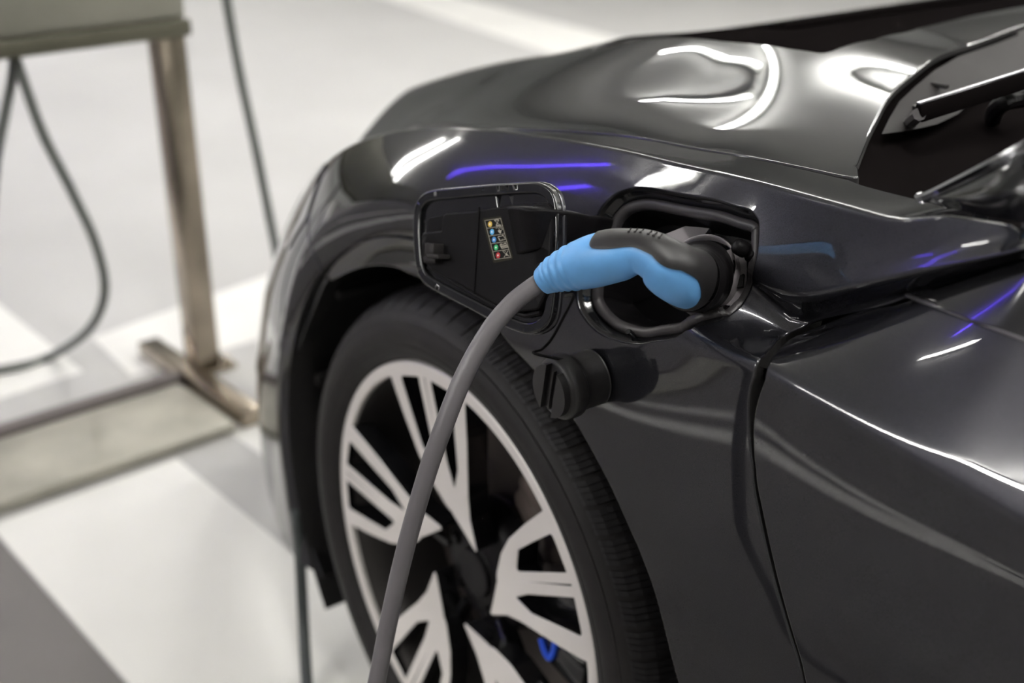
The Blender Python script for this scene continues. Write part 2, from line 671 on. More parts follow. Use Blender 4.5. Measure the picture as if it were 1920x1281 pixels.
slab('floor', (X0, Y0, -.1), (X1, Y1, 0), floor_m)
slab('ceiling', (X0, Y0, ZC), (X1, Y1, ZC + .1), ceil_m)
slab('wall_front', (X0 - .1, Y0, 0), (X0, Y1, ZC), wall_m)
slab('wall_back', (X1, Y0, 0), (X1 + .1, Y1, ZC), wall_m)
slab('wall_left', (X0, Y0 - .1, 0), (X1, Y0, ZC), wall_d)
slab('wall_right', (X0, Y1, 0), (X1, Y1 + .1, ZC), wall_m)


def marking(name, pts):
    P = [(p[0], p[1], .0) for p in pts]
    a = sum(P[i][0] * P[(i + 1) % len(P)][1] - P[(i + 1) % len(P)][0] * P[i][1] for i in range(len(P)))
    if a < 0: P = P[::-1]
    o = MB().prism(P, (0, 0, .0015)).build(name, paint_white, smooth=False)
    return tag(o, kind='structure')


marking('floor_marking', [(-1.08, .06), (-1.045, -.30), (3.0, .03), (3.0, .36)])
marking('floor_marking', [(-1.15, .185), (1.5, .41), (1.5, .75), (-1.19, .52)])
marking('floor_marking', [(-1.585, .044), (-1.525, -.33), (-2.55, -.40), (-2.6, -.03)])
marking('floor_marking', [(-1.50, .123), (-1.76, .125), (-1.90, .66), (-1.53, .66)])
marking('floor_marking', [(-6.4, 3.5), (-3.6, 3.12), (-1.0, 2.95), (-1.0, 3.30), (-3.9, 3.70), (-6.6, 3.92)])


lane_m = mat('asphalt_lane', (.17, .16, .153), .8, noise=(3, .12, 6), bump=(120, .3))
lp = [(-15.9, -1.63), (-1.05, -.305), (3.0, .025), (5.9, .25), (5.9, -6.4), (-15.9, -6.4)]
tag(MB().prism([(x, y, 0) for x, y in lp[::-1]], (0, 0, .001)).build('floor_lane', lane_m, smooth=False), kind='structure')
for (xa, ya), (xb, yb), w_ in (((-2.4, -.525), (1.6, -1.565), .055), ((-2.4, -.80), (.6, -1.30), .028)):
    P_ = [(xa, ya), (xb, yb), (xb, yb - w_), (xa, ya - w_)]
    tag(MB().prism([(x, y, .001) for x, y in P_[::-1]], (0, 0, .0012)).build('lane_line', paint_white, smooth=False), kind='structure')


def tube_lamp(a, b, label, m=None, rad=.03, name='ceiling_light', group='white tube lights on the garage ceiling'):
    a, b = np.array([*a, 0.]), np.array([*b, 0.])
    d = b - a; L = np.linalg.norm(d); d /= L
    c = (a + b) / 2
    root = empty(name, (c[0], c[1], ZC))
    tag(root, label, 'light', group)
    e = np.array([0, 0, 1.])
    q = np.cross(e, d)
    MB().box((0, 0, -.02), (L, max(.07, rad * 2.4), .04), (d, q, e), .006).build('lamp_housing', wall_m, root)
    MB().tube([np.array([0, 0, -.05 - rad]) + d * k for k in np.linspace(-L / 2 + .02, L / 2 - .02, 3)], rad, 12).build('tube', m or tube_m, root)
    return root


# ------------------------------------------------------------------ car
car = empty('car', (0, 0, 0))
tag(car, 'dark graphite metallic sports car plugged in with its charge flap open', 'car')
paint2 = [M['paint'], M['dark']]

gap_px = [(1000, 246), (1187, 259), (1292, 279), (1406, 298), (1485, 314), (1590, 338)]
gap_uv = BODY.pix(gap_px)
vgap = float(np.median(gap_uv[:, 1]))

arch_px = [(620, 524), (645, 511), (668, 502), (706, 496), (742, 500), (772, 512), (820, 531), (870, 561), (910, 594), (934, 616), (960, 648), (1010, 702), (1070, 775), (1140, 900), (1190, 1010), (1230, 1115), (1270, 1270)]
arch_uv = BODY.pix(arch_px)


def uv_of(x, z):                   # (x, height) on the lower flank -> (u, v)
    g = BODY.pos(np.stack([np.full(94, x), VB[:94]], -1))
    k = int(np.argmin(np.abs(g[:, 2] - z)))
    return np.array([x, VB[k]])


rear_low = [uv_of(.405, .42), uv_of(.405, .30), uv_of(.39, .16), uv_of(.40, .12), uv_of(.74, .12), uv_of(.64, .36)]
dgapF_px = [(1503, 1281), (1457, 1120), (1421, 970), (1408, 880), (1400, 790), (1402, 735), (1412, 695), (1430, 664), (1461, 630), (1505, 610), (1549, 596), (1649, 573), (1740, 543), (1805, 522), (1880, 497)]
dgapF = BODY.pix(dgapF_px)
rear_top_px = [(1878, 414), (1808, 395), (1764, 387), (1725, 376), (1660, 360)]
rear_top = BODY.pix(rear_top_px)
a0_ = arch_uv[0]
us_ = -.37
seam_uv = np.array([[us_ + (a0_[0] - us_) * t ** 1.6, VCREST + (a0_[1] - VCREST) * t] for t in (.08, .3, .55, .8)])
arch_s = spline(arch_uv, 5)
gap_s = spline(gap_uv[::-1], 5)
fender_out = np.concatenate([arch_s, rear_low, spline(dgapF, 4), [[.655, dgapF[-1][1] + .02]], rear_top, gap_s,
                             [[-.1, vgap], [us_ - .02, vgap]], seam_uv])
port_px = [(1120, 399), (1135, 377), (1157, 359), (1187, 350), (1222, 351), (1295, 364), (1370, 380), (1402, 389), (1419, 403), (1425, 427), (1419, 490), (1411, 537), (1402, 560), (1384, 582), (1345, 604), (1280, 627), (1222, 643), (1190, 647), (1157, 641), (1125, 628), (1097, 602), (1080, 565), (1082, 520), (1100, 450)]
port_uv = spline(BODY.pix(port_px), 4, True)
panel('fender', BODY, fender_out, [port_uv], paint2, car, gu=.011, step=.005, bev=.002, depth=.02, hole_depth=.006)

# front bumper corner
bump_uv = BODY.pix([(612, 524), (588, 575), (562, 640), (548, 720), (543, 800), (548, 880), (560, 950), (580, 1020), (604, 1083)])
gapo = np.array([-.006, 0])
bumper_out = np.concatenate([spline(bump_uv, 4), [[-.36, VB[2]], [-1.03, VB[2]], [-1.03, vgap], [us_ - .026, vgap]], seam_uv + gapo])
panel('front_bumper', BODY, bumper_out, [], paint2, car, gu=.012, step=.006, bev=.002, depth=.03)
# headlight glass at the bumper corner
hl = rounded([[-.385, VCREST - .03], [-.44, VCREST - .05], [-.46, VB[122]], [-.42, VB[112]], [-.345, VB[122]], [-.36, VCREST - .05]], .012)
panel('headlight', BODY, hl, [], [M['glass_dark'], M['dark']], car, gu=.012, step=.006, bev=.002, depth=.01, off=.0025)

# door
dgapD_px = [(1513, 1281), (1469, 1120), (1434, 970), (1419, 880), (1415, 800), (1424, 748), (1440, 697), (1458, 661), (1493, 630), (1549, 608), (1618, 585), (1674, 575)]
dgapD = BODY.pix(dgapD_px)
dtop = BODY.pix([(1760, 549), (1820, 530), (1890, 507)])
door_out = np.concatenate([[uv_of(.655, .36), uv_of(.755, .13), uv_of(1.28, .13)], [[1.28, dtop[-1][1]]], dtop[::-1], spline(dgapD[::-1], 4)])
panel('door', BODY, door_out, [], paint2, car, gu=.012, step=.005, bev=.0022, depth=.02)
# dark quarter pane and its bright lower moulding on the door's shoulder
tp = BODY.pix([(1710, 561), (1716, 552), (1760, 551), (1820, 532), (1890, 509), (1905, 504), (1918, 636), (1840, 608), (1765, 580)])
tp[5] = [1.25, tp[5][1]]
tp[6] = [1.25, tp[6][1] - .01]
tp = np.insert(tp, 7, BODY.pix([(1915, 635)])[0], 0)
panel('quarter_pane', BODY, tp, [], [M['black_gloss'], M['dark']], car, gu=.012, step=.006, bev=.001, depth=.004, off=.004)
mq = BODY.pix([(1716, 553), (1710, 558), (1714, 564), (1765, 582), (1840, 609), (1918, 637)])
m3 = BODY.pos(mq) + BODY.nor(mq) * .004
m3 = np.concatenate([m3[:3], [m3[3] * .5 + (m3[2] + (m3[5] - m3[2]) * .25) * .5], [m3[4] * .5 + (m3[2] + (m3[5] - m3[2]) * .62) * .5], m3[5:], [m3[5] + (m3[5] - m3[3]) * 4]])
MB().tube(spline(m3, 6), .0017, 10).build('window_moulding', M['moulding'], car)

# bonnet
hg = HOOD.pix([(1000, 242), (1187, 254.5), (1292, 273.5), (1406, 292.5), (1485, 308), (1580, 328)])
hr = HOOD.pix([(1604, 306), (1620, 265), (1638, 227), (1668, 175), (1721, 129), (1799, 87), (1920, 44)])
hv = HOOD.pix([(1540, 101), (1480, 92), (1420, 84), (1352, 78)])
hvr = HOOD.pix([(1560, 97), (1640, 75), (1720, 54), (1820, 30), (1920, 12)])


def mir(a):
    a = np.array(a)[::-1].copy(); a[:, 1] = 1.84 - a[:, 1]; return a


gapline = np.concatenate([[[x, .108 + float(base(x))] for x in (-.7, -.6, -.5, -.4, -.3)], [[-.2, .107]], [[-.1, .105]], spline(hg, 5)])
rear = spline(hr, 5)
rear = rear[rear[:, 1] < .88]
mid = [[rear[-1][0] - .012, .92]]
hood_out = np.concatenate([gapline, rounded(np.concatenate([hg[-1:], [[hg[-1][0] + .012, hg[-1][1] + .002]], hr[:1]]), .006)[1:-1], rear])
hood_out = hood_out[(hood_out[:, 1] > .08)]
left = hood_out
right = left[::-1].copy(); right[:, 1] = 1.84 - right[:, 1]
right = right[right[:, 1] < 1.79]
edge_x = -.70
vent = np.concatenate([hvr[::-1], hv])
hood_poly = np.concatenate([left, mid, right])
vin = hvr[hvr[:, 1] < .90]
tipx, tipy = hv[-1]
vent_half = np.concatenate([[[tipx - .25, tipy + .02]], hv[::-1], vin])
vent_r = vent_half[::-1].copy(); vent_r[:, 1] = 1.84 - vent_r[:, 1]
vent_poly = np.concatenate([vent_half, [[vin[-1][0] - .005, .92]], vent_r])
vent_poly = rounded(vent_poly, .02, 3)
panel('bonnet', HOOD, hood_poly, [vent_poly], paint2, car, gu=.014, gv=.014, step=.008, bev=.002, depth=.007)
cen = vent_poly.mean(0)
vent_in = cen + (vent_poly - cen) * 1.0
vp = panel('bonnet_vent', HOOD, vent_in, [], [M['cowl'], M['cowl']], car, gu=.03, gv=.03, step=.012, bev=.001, depth=.01, off=-.010)
for k in range(6):
    x = -.07 - .05 * k
    ys = np.linspace(.56, 1.28, 30)
    p = HOOD.pos(np.stack([np.full(30, x), ys], -1)) + [0, 0, -.006]
    MB().tube(p, .004, 6).build('vent_slat', M['cowl'], vp)

# dark inner structure below the gaps
ib = MB()
ib.box((.20, .62, .74), (.60, .86, .05)).box((.78, .30, .45), (.62, .38, .66)).box((0, .48, .36), (.78, .16, .52))
ib.build('inner_structure', M['dark'], car, smooth=False)
uu = np.linspace(.30, 1.2, 46)
g = []
for v0 in (VB[70], VB[94], VB[120], VB[134], VB[148]):
    q = np.stack([uu, np.full(46, v0)], -1)
    g.append(BODY.pos(q) - BODY.nor(q) * .019)
bk = MB()
V = np.concatenate(g); n = 46
bk.add(V, [(j * n + i, j * n + i + 1, (j + 1) * n + i + 1, (j + 1) * n + i) for j in range(4) for i in range(n - 1) if not (uu[i] < .46)])
bk.build('gap_seal', M['dark'], car)

# wheel-arch liner
ln = MB()
Rl = .405
prof_l = [(Rl + .002, -.006), (Rl + .004, .05), (Rl, .20), (Rl - .02, .33), (.30, .345), (.10, .345)]
ln.lathe(prof_l, (0, 0, .345), (0, 1, 0), 72, a0=R(-125), a1=R(125))
lo_ = ln.build('arch_liner', M['dark'], car)
for k in range(9):                 # stiffening ribs of the liner
    a = R(-100 + 25 * k)
    c = np.array([math.sin(a) * .397, .14, .345 + math.cos(a) * .397])
    MB().box(c, (.018, .22, .012), ((math.cos(a), 0, -math.sin(a)), (0, 1, 0), (math.sin(a), 0, math.cos(a))), .004).build('liner_rib', M['dark'], lo_)

# ------------------------------------------------------------------ front wheel
WC = np.array([0, 0, .345])
wheel = empty('front_wheel', WC, car)


def wl(*a):
    return np.array(a, float)


AY = (0, 1, 0)
ty = MB()
tp_ = spline([(.258, .016), (.2655, .004), (.270, -.004), (.281, -.011), (.296, -.0145), (.309, -.012), (.320, -.005), (.328, .005), (.335, .018), (.3395, .04), (.3405, .10), (.338, .17), (.325, .205), (.29, .218), (.26, .205)], 4)
ty.lathe(tp_, (0, 0, 0), AY, 120)
tyre = ty.build('tyre', M['rubber'], wheel, sharp=60)
for r0, h in ((.288, .0006), (.3125, .0007), (.276, .0006)):      # moulded rings of the side wall
    y0 = float(np.interp(r0, tp_[:32, 0], tp_[:32, 1]))
    MB().lathe([(r0 - .0014, y0 + .001), (r0 - .0007, y0 - h), (r0 + .0007, y0 - h), (r0 + .0014, y0 + .001)], (0, 0, 0), AY, 120).build('sidewall_ring', M['rubber'], tyre)
# shoulder blocks, each cut by two sipes
tb = MB()
NB = 68
bp = [(.318, -.0055), (.3245, -.0015), (.331, .0055), (.3375, .017), (.3425, .036), (.3445, .062)]
ip = [(.312, .001), (.318, .004), (.325, .010), (.331, .022), (.335, .038), (.337, .062)]
for k in range(1):
    for sgm in range(4):
        w = 2 * math.pi / NB
        a0 = k * w + w * (.02 + .215 * sgm); a1 = a0 + w * .185
        def skew(a, j): return a + w * .10 * j * (1 if j < 3 else .8)
        lead = .004 if k % 2 else 0
        VV = []
        for j, ((r, y), (ri, yi)) in enumerate(zip(bp, ip)):
            rr = r - (lead if j == 0 else 0)
            for a in (skew(a0, j), skew(a1, j)):
                VV.append((math.sin(a) * rr, y, math.cos(a) * rr))
            for a in (skew(a0, j), skew(a1, j)):
                VV.append((math.sin(a) * ri, yi, math.cos(a) * ri))
        FF = []
        for j in range(len(bp) - 1):
            b, c = 4 * j, 4 * (j + 1)
            FF += [(b, b + 1, c + 1, c), (b, c, c + 2, b + 2), (b + 1, b + 3, c + 3, c + 1)]
        FF += [(0, 2, 3, 1), (4 * 5, 4 * 5 + 1, 4 * 5 + 3, 4 * 5 + 2)]
        tb.add(VV, FF)
b0_ = tb.build('tread_block', M['tread'], wheel, smooth=False)
for k in range(1, NB):
    c_ = b0_.copy()
    link(c_, wheel)
    c_.rotation_euler = (0, 2 * math.pi * k / NB, 0)
# two circumferential tread ribs
for y0, y1 in ((.072, .098), (.108, .134), (.144, .185)):
    MB().lathe([(.338, y0), (.345, y0 + .002), (.345, y1 - .002), (.338, y1)], (0, 0, 0), AY, 120).build('tread_rib', M['tread'], tyre)

MB().lathe(spline([(.2655, .006), (.2655, .001), (.264, -.0025), (.2575, -.003), (.2505, -.0025), (.2492, .001), (.249, .006)], 3), (0, 0, 0), AY, 144).build('rim_ring', M['silver'], wheel, sharp=60)
MB().lathe([(.249, .004), (.243, .02), (.236, .05), (.226, .09), (.222, .17), (.24, .20), (.255, .205)], (0, 0, 0), AY, 120).build('rim_barrel', mat('rim_barrel_grey', (.055, .05, .048), .35, .6), wheel)


def wheel_surf():
    us = np.arange(-.28, .2801, .01)
    P = np.array([[(u, np.interp(math.hypot(u, v), [.05, .09, .245], [.011, .008, -.0028]), v) for v in us] for u in us])
    s = Surf(us, us, P, 1)
    if s.nor([[.1, .1]])[0][1] > 0: s.flip = -1
    return s


WS = wheel_surf()


def pol(r, a): return (-r * math.sin(R(a)), r * math.cos(R(a)))    # angle from the spoke's own axis, anticlockwise


def half(s):
    if s > 0:                      # the two halves differ: this one has the short root ...
        out = rounded([pol(.0845, -2), pol(.0925, 5), pol(.120, 14.5), pol(.152, 17.8), pol(.200, 18.2), pol(.249, 17.8), pol(.259, 18.6), pol(.258, .5), pol(.150, .4)], [.003, .004, .012, .02, .02, .008, .001, .001, .001], 4)
        win = rounded([pol(.137, 4.0), pol(.250, 2.7), pol(.2495, 12.8), pol(.200, 13.0), pol(.162, 13.0)], [.005, .003, .007, .01, .006], 4)
    else:                          # ... and this one runs on into a long point at the hub
        out = rounded([pol(.150, -.4), pol(.258, -.5), pol(.259, -19.2), pol(.249, -18.4), pol(.200, -19.6), pol(.125, -21.5), pol(.095, -25), pol(.062, -43), pol(.0845, -2.4)], [.001, .001, .001, .008, .02, .02, .012, .002, .002], 4)
        win = rounded([pol(.117, -9.0), pol(.150, -5.0), pol(.250, -2.7), pol(.2495, -12.8), pol(.200, -13.2), pol(.150, -14.0)], [.003, .01, .003, .007, .01, .01], 4)
    return out, win


spoke0 = None
parts = []
for s in (1, -1):
    o_, w_ = half(s)
    parts.append((o_, w_))
DIRS = [28.5 + 72 * k for k in range(5)]
sm_halves = []
for i, (o_, w_) in enumerate(parts):
    sm_halves.append(panel('spoke', WS, o_, [w_], [M['silver'], M['rim_black']], wheel, gu=.008, gv=.008, step=.004, bev=.0012, depth=.028))
first = True
for i, dg in enumerate(DIRS):
    rot = R(90 - dg)               # the spoke's own axis is +z; turn it about y
    for h in sm_halves:
        o = h if i == 0 else h.copy()
        if i: link(o, wheel)
        o.rotation_euler = (0, rot, 0)
    # black web closing the seam behind the two halves
    wb = MB()
    wb.add([(-.004, .030, .06), (.004, .030, .06), (.004, .006, .258), (-.004, .006, .258), (-.004, .05, .06), (.004, .05, .06), (.004, .03, .258), (-.004, .03, .258)],
           [(0, 1, 2, 3), (7, 6, 5, 4), (0, 4, 5, 1), (1, 5, 6, 2), (2, 6, 7, 3), (3, 7, 4, 0)])
    o = wb.build('spoke_web', M['rim_black'], wheel, smooth=False)
    o.rotation_euler = (0, rot, 0)
    # dark secondary blade between the arms
    bl = MB()
    r0, r1 = .05, .245
    bl.add([(-.020, .034, r0), (.020, .034, r0), (.012, .012, .15), (.010, .010, r1), (-.010, .010, r1), (-.012, .012, .15),
            (-.020, .06, r0), (.020, .06, r0), (.012, .05, .15), (.010, .05, r1), (-.010, .05, r1), (-.012, .05, .15)],
           [(0, 1, 2, 5), (5, 2, 3, 4), (6, 11, 8, 7), (11, 10, 9, 8), (0, 5, 11, 6), (5, 4, 10, 11), (1, 7, 8, 2), (2, 8, 9, 3)])
    if False:
        bl.build('blade', M['rim_black'], wheel, smooth=False)
hub = MB()
hub.lathe(spline([(.0, .026), (.026, .026), (.030, .028), (.032, .034), (.05, .036), (.066, .040), (.078, .048), (.084, .07)], 3), (0, 0, 0), AY, 48)
hb = hub.build('hub', M['hub'], wheel)
for k in range(5):
    a = R(72 * k + 10)
    c = np.array([math.sin(a) * .050, .034, math.cos(a) * .050])
    MB().lathe([(.0, -.004), (.006, -.004), (.008, 0), (.008, .01)], c, AY, 6).build('wheel_bolt', M['black_plastic'], wheel)
# brake
MB().lathe([(.075, .075), (.078, .082), (.165, .084), (.168, .088), (.168, .108), (.1, .11)], (0, 0, 0), AY, 72).build('brake_disc', M['brake'], wheel)
kn = MB()
for ang, r, sz in ((48, .135, (.10, .05, .05)), (58, .165, (.06, .06, .04)), (40, .175, (.05, .05, .04))):
    a = R(90 - ang)
    kn.box((math.sin(a) * r, .075, math.cos(a) * r), sz, ((math.cos(a), 0, -math.sin(a)), AY, (math.sin(a), 0, math.cos(a))), .014)
kn.build('steering_knuckle', M['bronze'], wheel)
cl = MB()
for ang in (-10, 2, 14):
    a = R(90 - ang)
    cl.box((math.sin(a) * .165, .066, math.cos(a) * .165), (.045, .07, .075), ((math.cos(a), 0, -math.sin(a)), AY, (math.sin(a), 0, math.cos(a))), .012)
cl.build('brake_caliper', M['rim_black'], wheel)


def onw(px, py, y):
    return at(px, py, 1, y) - WC


bu = MB()
bu.tube(spline([onw(1015, 1197, .03), onw(1022, 1222, .028), onw(1031, 1234, .028), onw(1038, 1222, .03), onw(1042, 1198, .032)], 4), .004, 8)
bu.build('caliper_accent', M['blue_metal'], wheel)

# ------------------------------------------------------------------ cowl, wiper, windscreen pillar, mirror foot
cow = MB()
e0 = np.concatenate([[HOOD.pos([[.445, .075]])[0]], HOOD.pos(rear[::3])])
g0 = e0 + [-.012, 0, -.010]
g1 = e0 + np.array([.035, .01, -.034])
g2 = e0 + np.array([.10, .035, -.045])
g3 = e0 + np.array([.19, .05, -.025])
g4 = e0 + np.array([.55, .09, .20])
rows = [g0, g1, g2, g3]
n = len(e0)
V = np.concatenate(rows)
cow.add(V, [(j * n + i, j * n + i + 1, (j + 1) * n + i + 1, (j + 1) * n + i) for j in range(3) for i in range(n - 1)])
cowl = cow.build('cowl', M['cowl'], car)
k0 = int(n * .40)
tp_w = np.clip((np.arange(n) - k0) / (n * .2), 0, 1)[:, None]
f0 = e0 + [.010, .003, -.006]
f1 = f0 + np.array([.042, .014, -.020]) * tp_w
pw = MB()
pw.add(np.concatenate([f0[k0:], f1[k0:]]), [(i, i + 1, n - k0 + i + 1, n - k0 + i) for i in range(n - k0 - 1)])
pw.build('cowl_panel', M['cowl_grey'], car)
ws = MB()
ws.add(np.concatenate([g3, g4]), [(i, i + 1, n + i + 1, n + i) for i in range(n - 1)])
ws.build('windscreen', M['glass_dark'], car)
# wiper: pivot, arm and its bright upper edge
pv = at(1722, 222, 2, .905)
wp = empty('wiper', pv, car)
q0, q1 = at(1722, 213, 2, .925), at(1990, 128, 2, .955)
d = (q1 - q0) / np.linalg.norm(q1 - q0)
sd = np.cross(d, [0, 0, 1]); sd /= np.linalg.norm(sd)
up = np.cross(sd, d)
MB().box((q0 + q1) / 2 - pv, (np.linalg.norm(q1 - q0), .009, .016), (d, sd, up), .002).build('wiper_arm', M['cowl'], wp)
MB().box((q0 + q1) / 2 - pv + up * .009, (np.linalg.norm(q1 - q0), .006, .0022), (d, sd, up), .0006).build('wiper_arm_edge', M['moulding'], wp)
MB().lathe([(.0, .012), (.006, .012), (.008, .008), (.008, -.004), (.010, -.006)], (0, 0, .0), (0, 0, 1), 20).build('wiper_pivot', M['black_plastic'], wp)
pts = [at(1700, 238, 2, .90), at(1712, 224, 2, .915), at(1724, 214, 2, .925)]
MB().tube(np.array(spline(pts, 5)) - pv, .006, 8).build('wiper_linkage', M['grey_plastic'], wp)
hz = [at(1862, 222, 2, .90), at(1868, 205, 2, .915), at(1885, 192, 2, .925), at(1915, 186, 2, .925), at(1975, 175, 2, .93)]
MB().tube(spline(hz, 6), .008, 10).build('washer_hose', M['black_plastic'], car)
sl = at(1762, 160, 2, .925)
MB().box(sl, (.018, .006, .004), None, .001).build('cowl_slot', M['dark'], car)

pil = MB()
b0, b1, b2 = at(1742, 375, 2, .928), at(1900, 297, 2, .985), at(2050, 222, 2, 1.06)
l0, l1, l2 = at(1790, 392, 2, .934), at(1930, 420, 2, .955), at(2080, 420, 2, .99)
A_ = spline([at(1722, 374, 2, .922), b0, b1, b2], 8); B_ = spline([at(1740, 378, 2, .922), l0, l1, l2], 8)
rows = []
for t in np.linspace(0, 1, 9):
    bulge = .014 * 4 * t * (1 - t)
    dn = np.array([.2, -.55, .8])
    rows.append(A_ * (1 - t) + B_ * t + dn * bulge * np.linspace(.15, 1, len(A_))[:, None])
n = len(A_)
pil.add(np.concatenate(rows), [(j * n + i, j * n + i + 1, (j + 1) * n + i + 1, (j + 1) * n + i) for j in range(8) for i in range(n - 1)])
pil.build('windscreen_pillar', M['black_gloss'], car)
MB().tube(A_[2:] + [0, 0, .003], .004, 8).build('windscreen_trim', M['chrome'], car)
mf = MB()
mc = at(1915, 440, 2, .935)
mf.box(mc + np.array([.03, .03, .0]), (.075, .06, .045), None, .015)
mf.build('mirror_foot', M['black_gloss'], car)

# ------------------------------------------------------------------ charge port
port = empty('charge_port', BODY.pos([port_uv.mean(0)])[0], car)
PO = np.array(port.location)
L = resample(port_uv, .004)
Pl = BODY.pos(L); Nl = BODY.nor(L)
N0 = Nl.mean(0); N0 /= np.linalg.norm(N0)
T = np.roll(Pl, -1, 0) - np.roll(Pl, 1, 0); T /= np.linalg.norm(T, axis=1)[:, None]
mI = np.cross(T, N0); mI /= np.linalg.norm(mI, axis=1)[:, None]
if ((Pl.mean(0) - Pl) * mI).sum(1).mean() < 0: mI = -mI


def port_ring(o_, d_):
    return Pl + mI * o_ - N0 * d_ - PO


def port_strip(name, prof, m):
    b = MB(); n = len(Pl)
    V = np.concatenate([port_ring(o_, d_) for o_, d_ in prof])
    b.add(V, [(j * n + i, j * n + (i + 1) % n, (j + 1) * n + (i + 1) % n, (j + 1) * n + i) for j in range(len(prof) - 1) for i in range(n)])
    return b.build(name, m, port, sharp=50)


port_strip('port_rim', [(-.004, .006), (.0015, .0055), (.004, .0095), (.0075, .0125), (.0085, .015)], M['black_gloss'])
port_strip('port_seal', spline([(.0075, .016), (.0085, .0115), (.0115, .0098), (.0150, .0108), (.0168, .014), (.0172, .022)], 4), M['grey_plastic'])
port_strip('port_well', [(.0165, .016), (.019, .022), (.0205, .040), (.024, .052)], M['black_plastic'])
fb = MB(); fl_ = port_ring(.022, .050); fb.add(np.concatenate([fl_, [fl_.mean(0)]]), [(i, (i + 1) % len(fl_), len(fl_)) for i in range(len(fl_))])
fb.build('port_floor', M['black_plastic'], port)
# socket
AX = np.array([-.20, .75, -.62]); AX /= np.linalg.norm(AX)
IC = atd(1311, 504, .99)
so = MB()
so.lathe(spline([(.0325, .030), (.032, .008), (.0312, .003), (.0302, .0015), (.0288, .004), (.0280, .012), (.0275, .03)], 4), IC - PO, AX, 56)
so.build('socket_collar', M['socket_grey'], port)
so = MB()
so.lathe(spline([(.028, .03), (.0278, .010), (.0272, .007), (.0265, .008), (.026, .016), (.025, .03), (.0, .031)], 4), IC - PO, AX, 48)
so.build('socket', M['black_plastic'], port)
kb = MB()
kc = atd(1376, 459, .962)
kd = np.array([.45, .75, -.45]); kd /= np.linalg.norm(kd)
kb.lathe(spline([(.0, -.001), (.004, .0), (.0062, .003), (.0066, .010), (.0056, .0115), (.0056, .0135), (.0072, .015), (.0072, .020), (.0058, .0215), (.0058, .024), (.0078, .026), (.0078, .034)], 3), kc - PO, kd, 20)
kb.build('rubber_buffer', M['black_plastic'], port)
br = MB()
poly = [atd(1362, 470, .985), atd(1400, 455, .978), atd(1400, 575, .978), atd(1340, 592, .99), atd(1352, 560, .995), atd(1374, 530, .99)]
br.prism(np.array(poly) - PO, AX * .02)
br.build('port_bracket', M['socket_grey'], port, smooth=False)
MB().prism(np.array([atd(1381, 520, .983), atd(1394, 513, .975), atd(1392, 537, .975), atd(1374, 541, .983)]) - PO, AX * .003).build('bracket_slot', M['dark'], port, smooth=False)
sc_ = atd(1179, 623, 1.030)
MB().lathe([(.0, -.0015), (.0022, -.0015), (.0028, 0), (.0028, .01)], sc_ - PO - N0 * .0, AX, 14).build('port_screw', M['black_gloss'], port)
inner = MB()
inner.prism(np.array([atd(1245, 440, 1.015), atd(1285, 424, 1.02), atd(1330, 428, 1.02), atd(1300, 470, 1.02), atd(1262, 470, 1.015)]) - PO, AX * .015)
inner.build('socket_mount', M['socket_grey'], port, smooth=False)

# ------------------------------------------------------------------ charge flap, swung open
FA, FB, FC = at(790, 360, 1, -.080), at(1040, 365, 1, -.050), at(785, 530, 1, -.100)
FX = FB - FA; FX /= np.linalg.norm(FX)
FN = np.cross(FX, FC - FA); FN /= np.linalg.norm(FN)
if FN @ (CAM - FA) < 0: FN = -FN
FY = np.cross(FN, FX)
us = np.arange(-.06, .3001, .01)
PF = np.array([[FA + FX * u + FY * v for v in np.arange(-.2, .0801, .01)] for u in us])
FS = Surf(us, np.arange(-.2, .0801, .01), PF, 1)
if FS.nor([[.1, -.05]])[0] @ FN < 0: FS.flip = -1
flap = empty('charge_flap', FA, car)


def fpx(pts): return FS.pix(pts)


def fpanel(name, loop, holes, mats, parent, **k):
    o = panel(name, FS, loop, holes, mats, parent, **k)
    o.data.transform(Matrix.Translation(-Vector(FA)))
    return o


fo = spline(fpx([(776, 415), (779, 388), (792, 368), (812, 360), (850, 356), (920, 350), (985, 346), (1012, 348), (1030, 360), (1038, 380), (1041, 420), (1040, 480), (1034, 560), (1028, 595), (1014, 614), (990, 622), (965, 616), (930, 601), (870, 570), (815, 541), (793, 525), (782, 502), (777, 460)]), 4, True)
c0 = fo.mean(0)


def inset(loop, d):
    Q = np.roll(loop, -1, 0) - np.roll(loop, 1, 0); Q /= np.linalg.norm(Q, axis=1)[:, None] + 1e-12
    m = np.stack([-Q[:, 1], Q[:, 0]], -1)
    if ((c0 - loop) * m).sum() < 0: m = -m
    return loop + m * d


fpanel('flap_skin', inset(fo, -.0006), [], [M['paint'], M['paint']], flap, gu=.02, gv=.02, step=.004, bev=.0025, depth=.004, off=-.0065)
fpanel('flap_rim', fo, [inset(fo, .0055)], [M['black_gloss'], M['black_gloss']], flap, gu=.01, gv=.01, step=.003, bev=.0022, depth=.006)
fpanel('flap_dish', inset(fo, .0045), [], [M['black_gloss'], M['black_gloss']], flap, gu=.02, gv=.02, step=.004, bev=.001, depth=.002, off=-.0045)
plate = rounded(fpx([(798, 414), (835, 404), (837, 438), (800, 442), (801, 484), (815, 500), (852, 520), (929, 563), (968, 581), (1012, 577), (1024, 540), (1032, 470), (1041, 405), (1030, 386), (929, 394), (895, 401), (838, 403), (800, 412)][3:] if False else
                    [(797, 440), (835, 437), (838, 404), (892, 401), (930, 394), (1026, 384), (1037, 396), (1034, 470), (1026, 545), (1012, 577), (968, 582), (928, 564), (852, 522), (814, 502), (798, 484)]), .004, 4)
pl = fpanel('flap_plate', plate, [], [M['black_plastic'], M['black_plastic']], flap, gu=.02, gv=.02, step=.004, bev=.002, depth=.008, off=.0035)
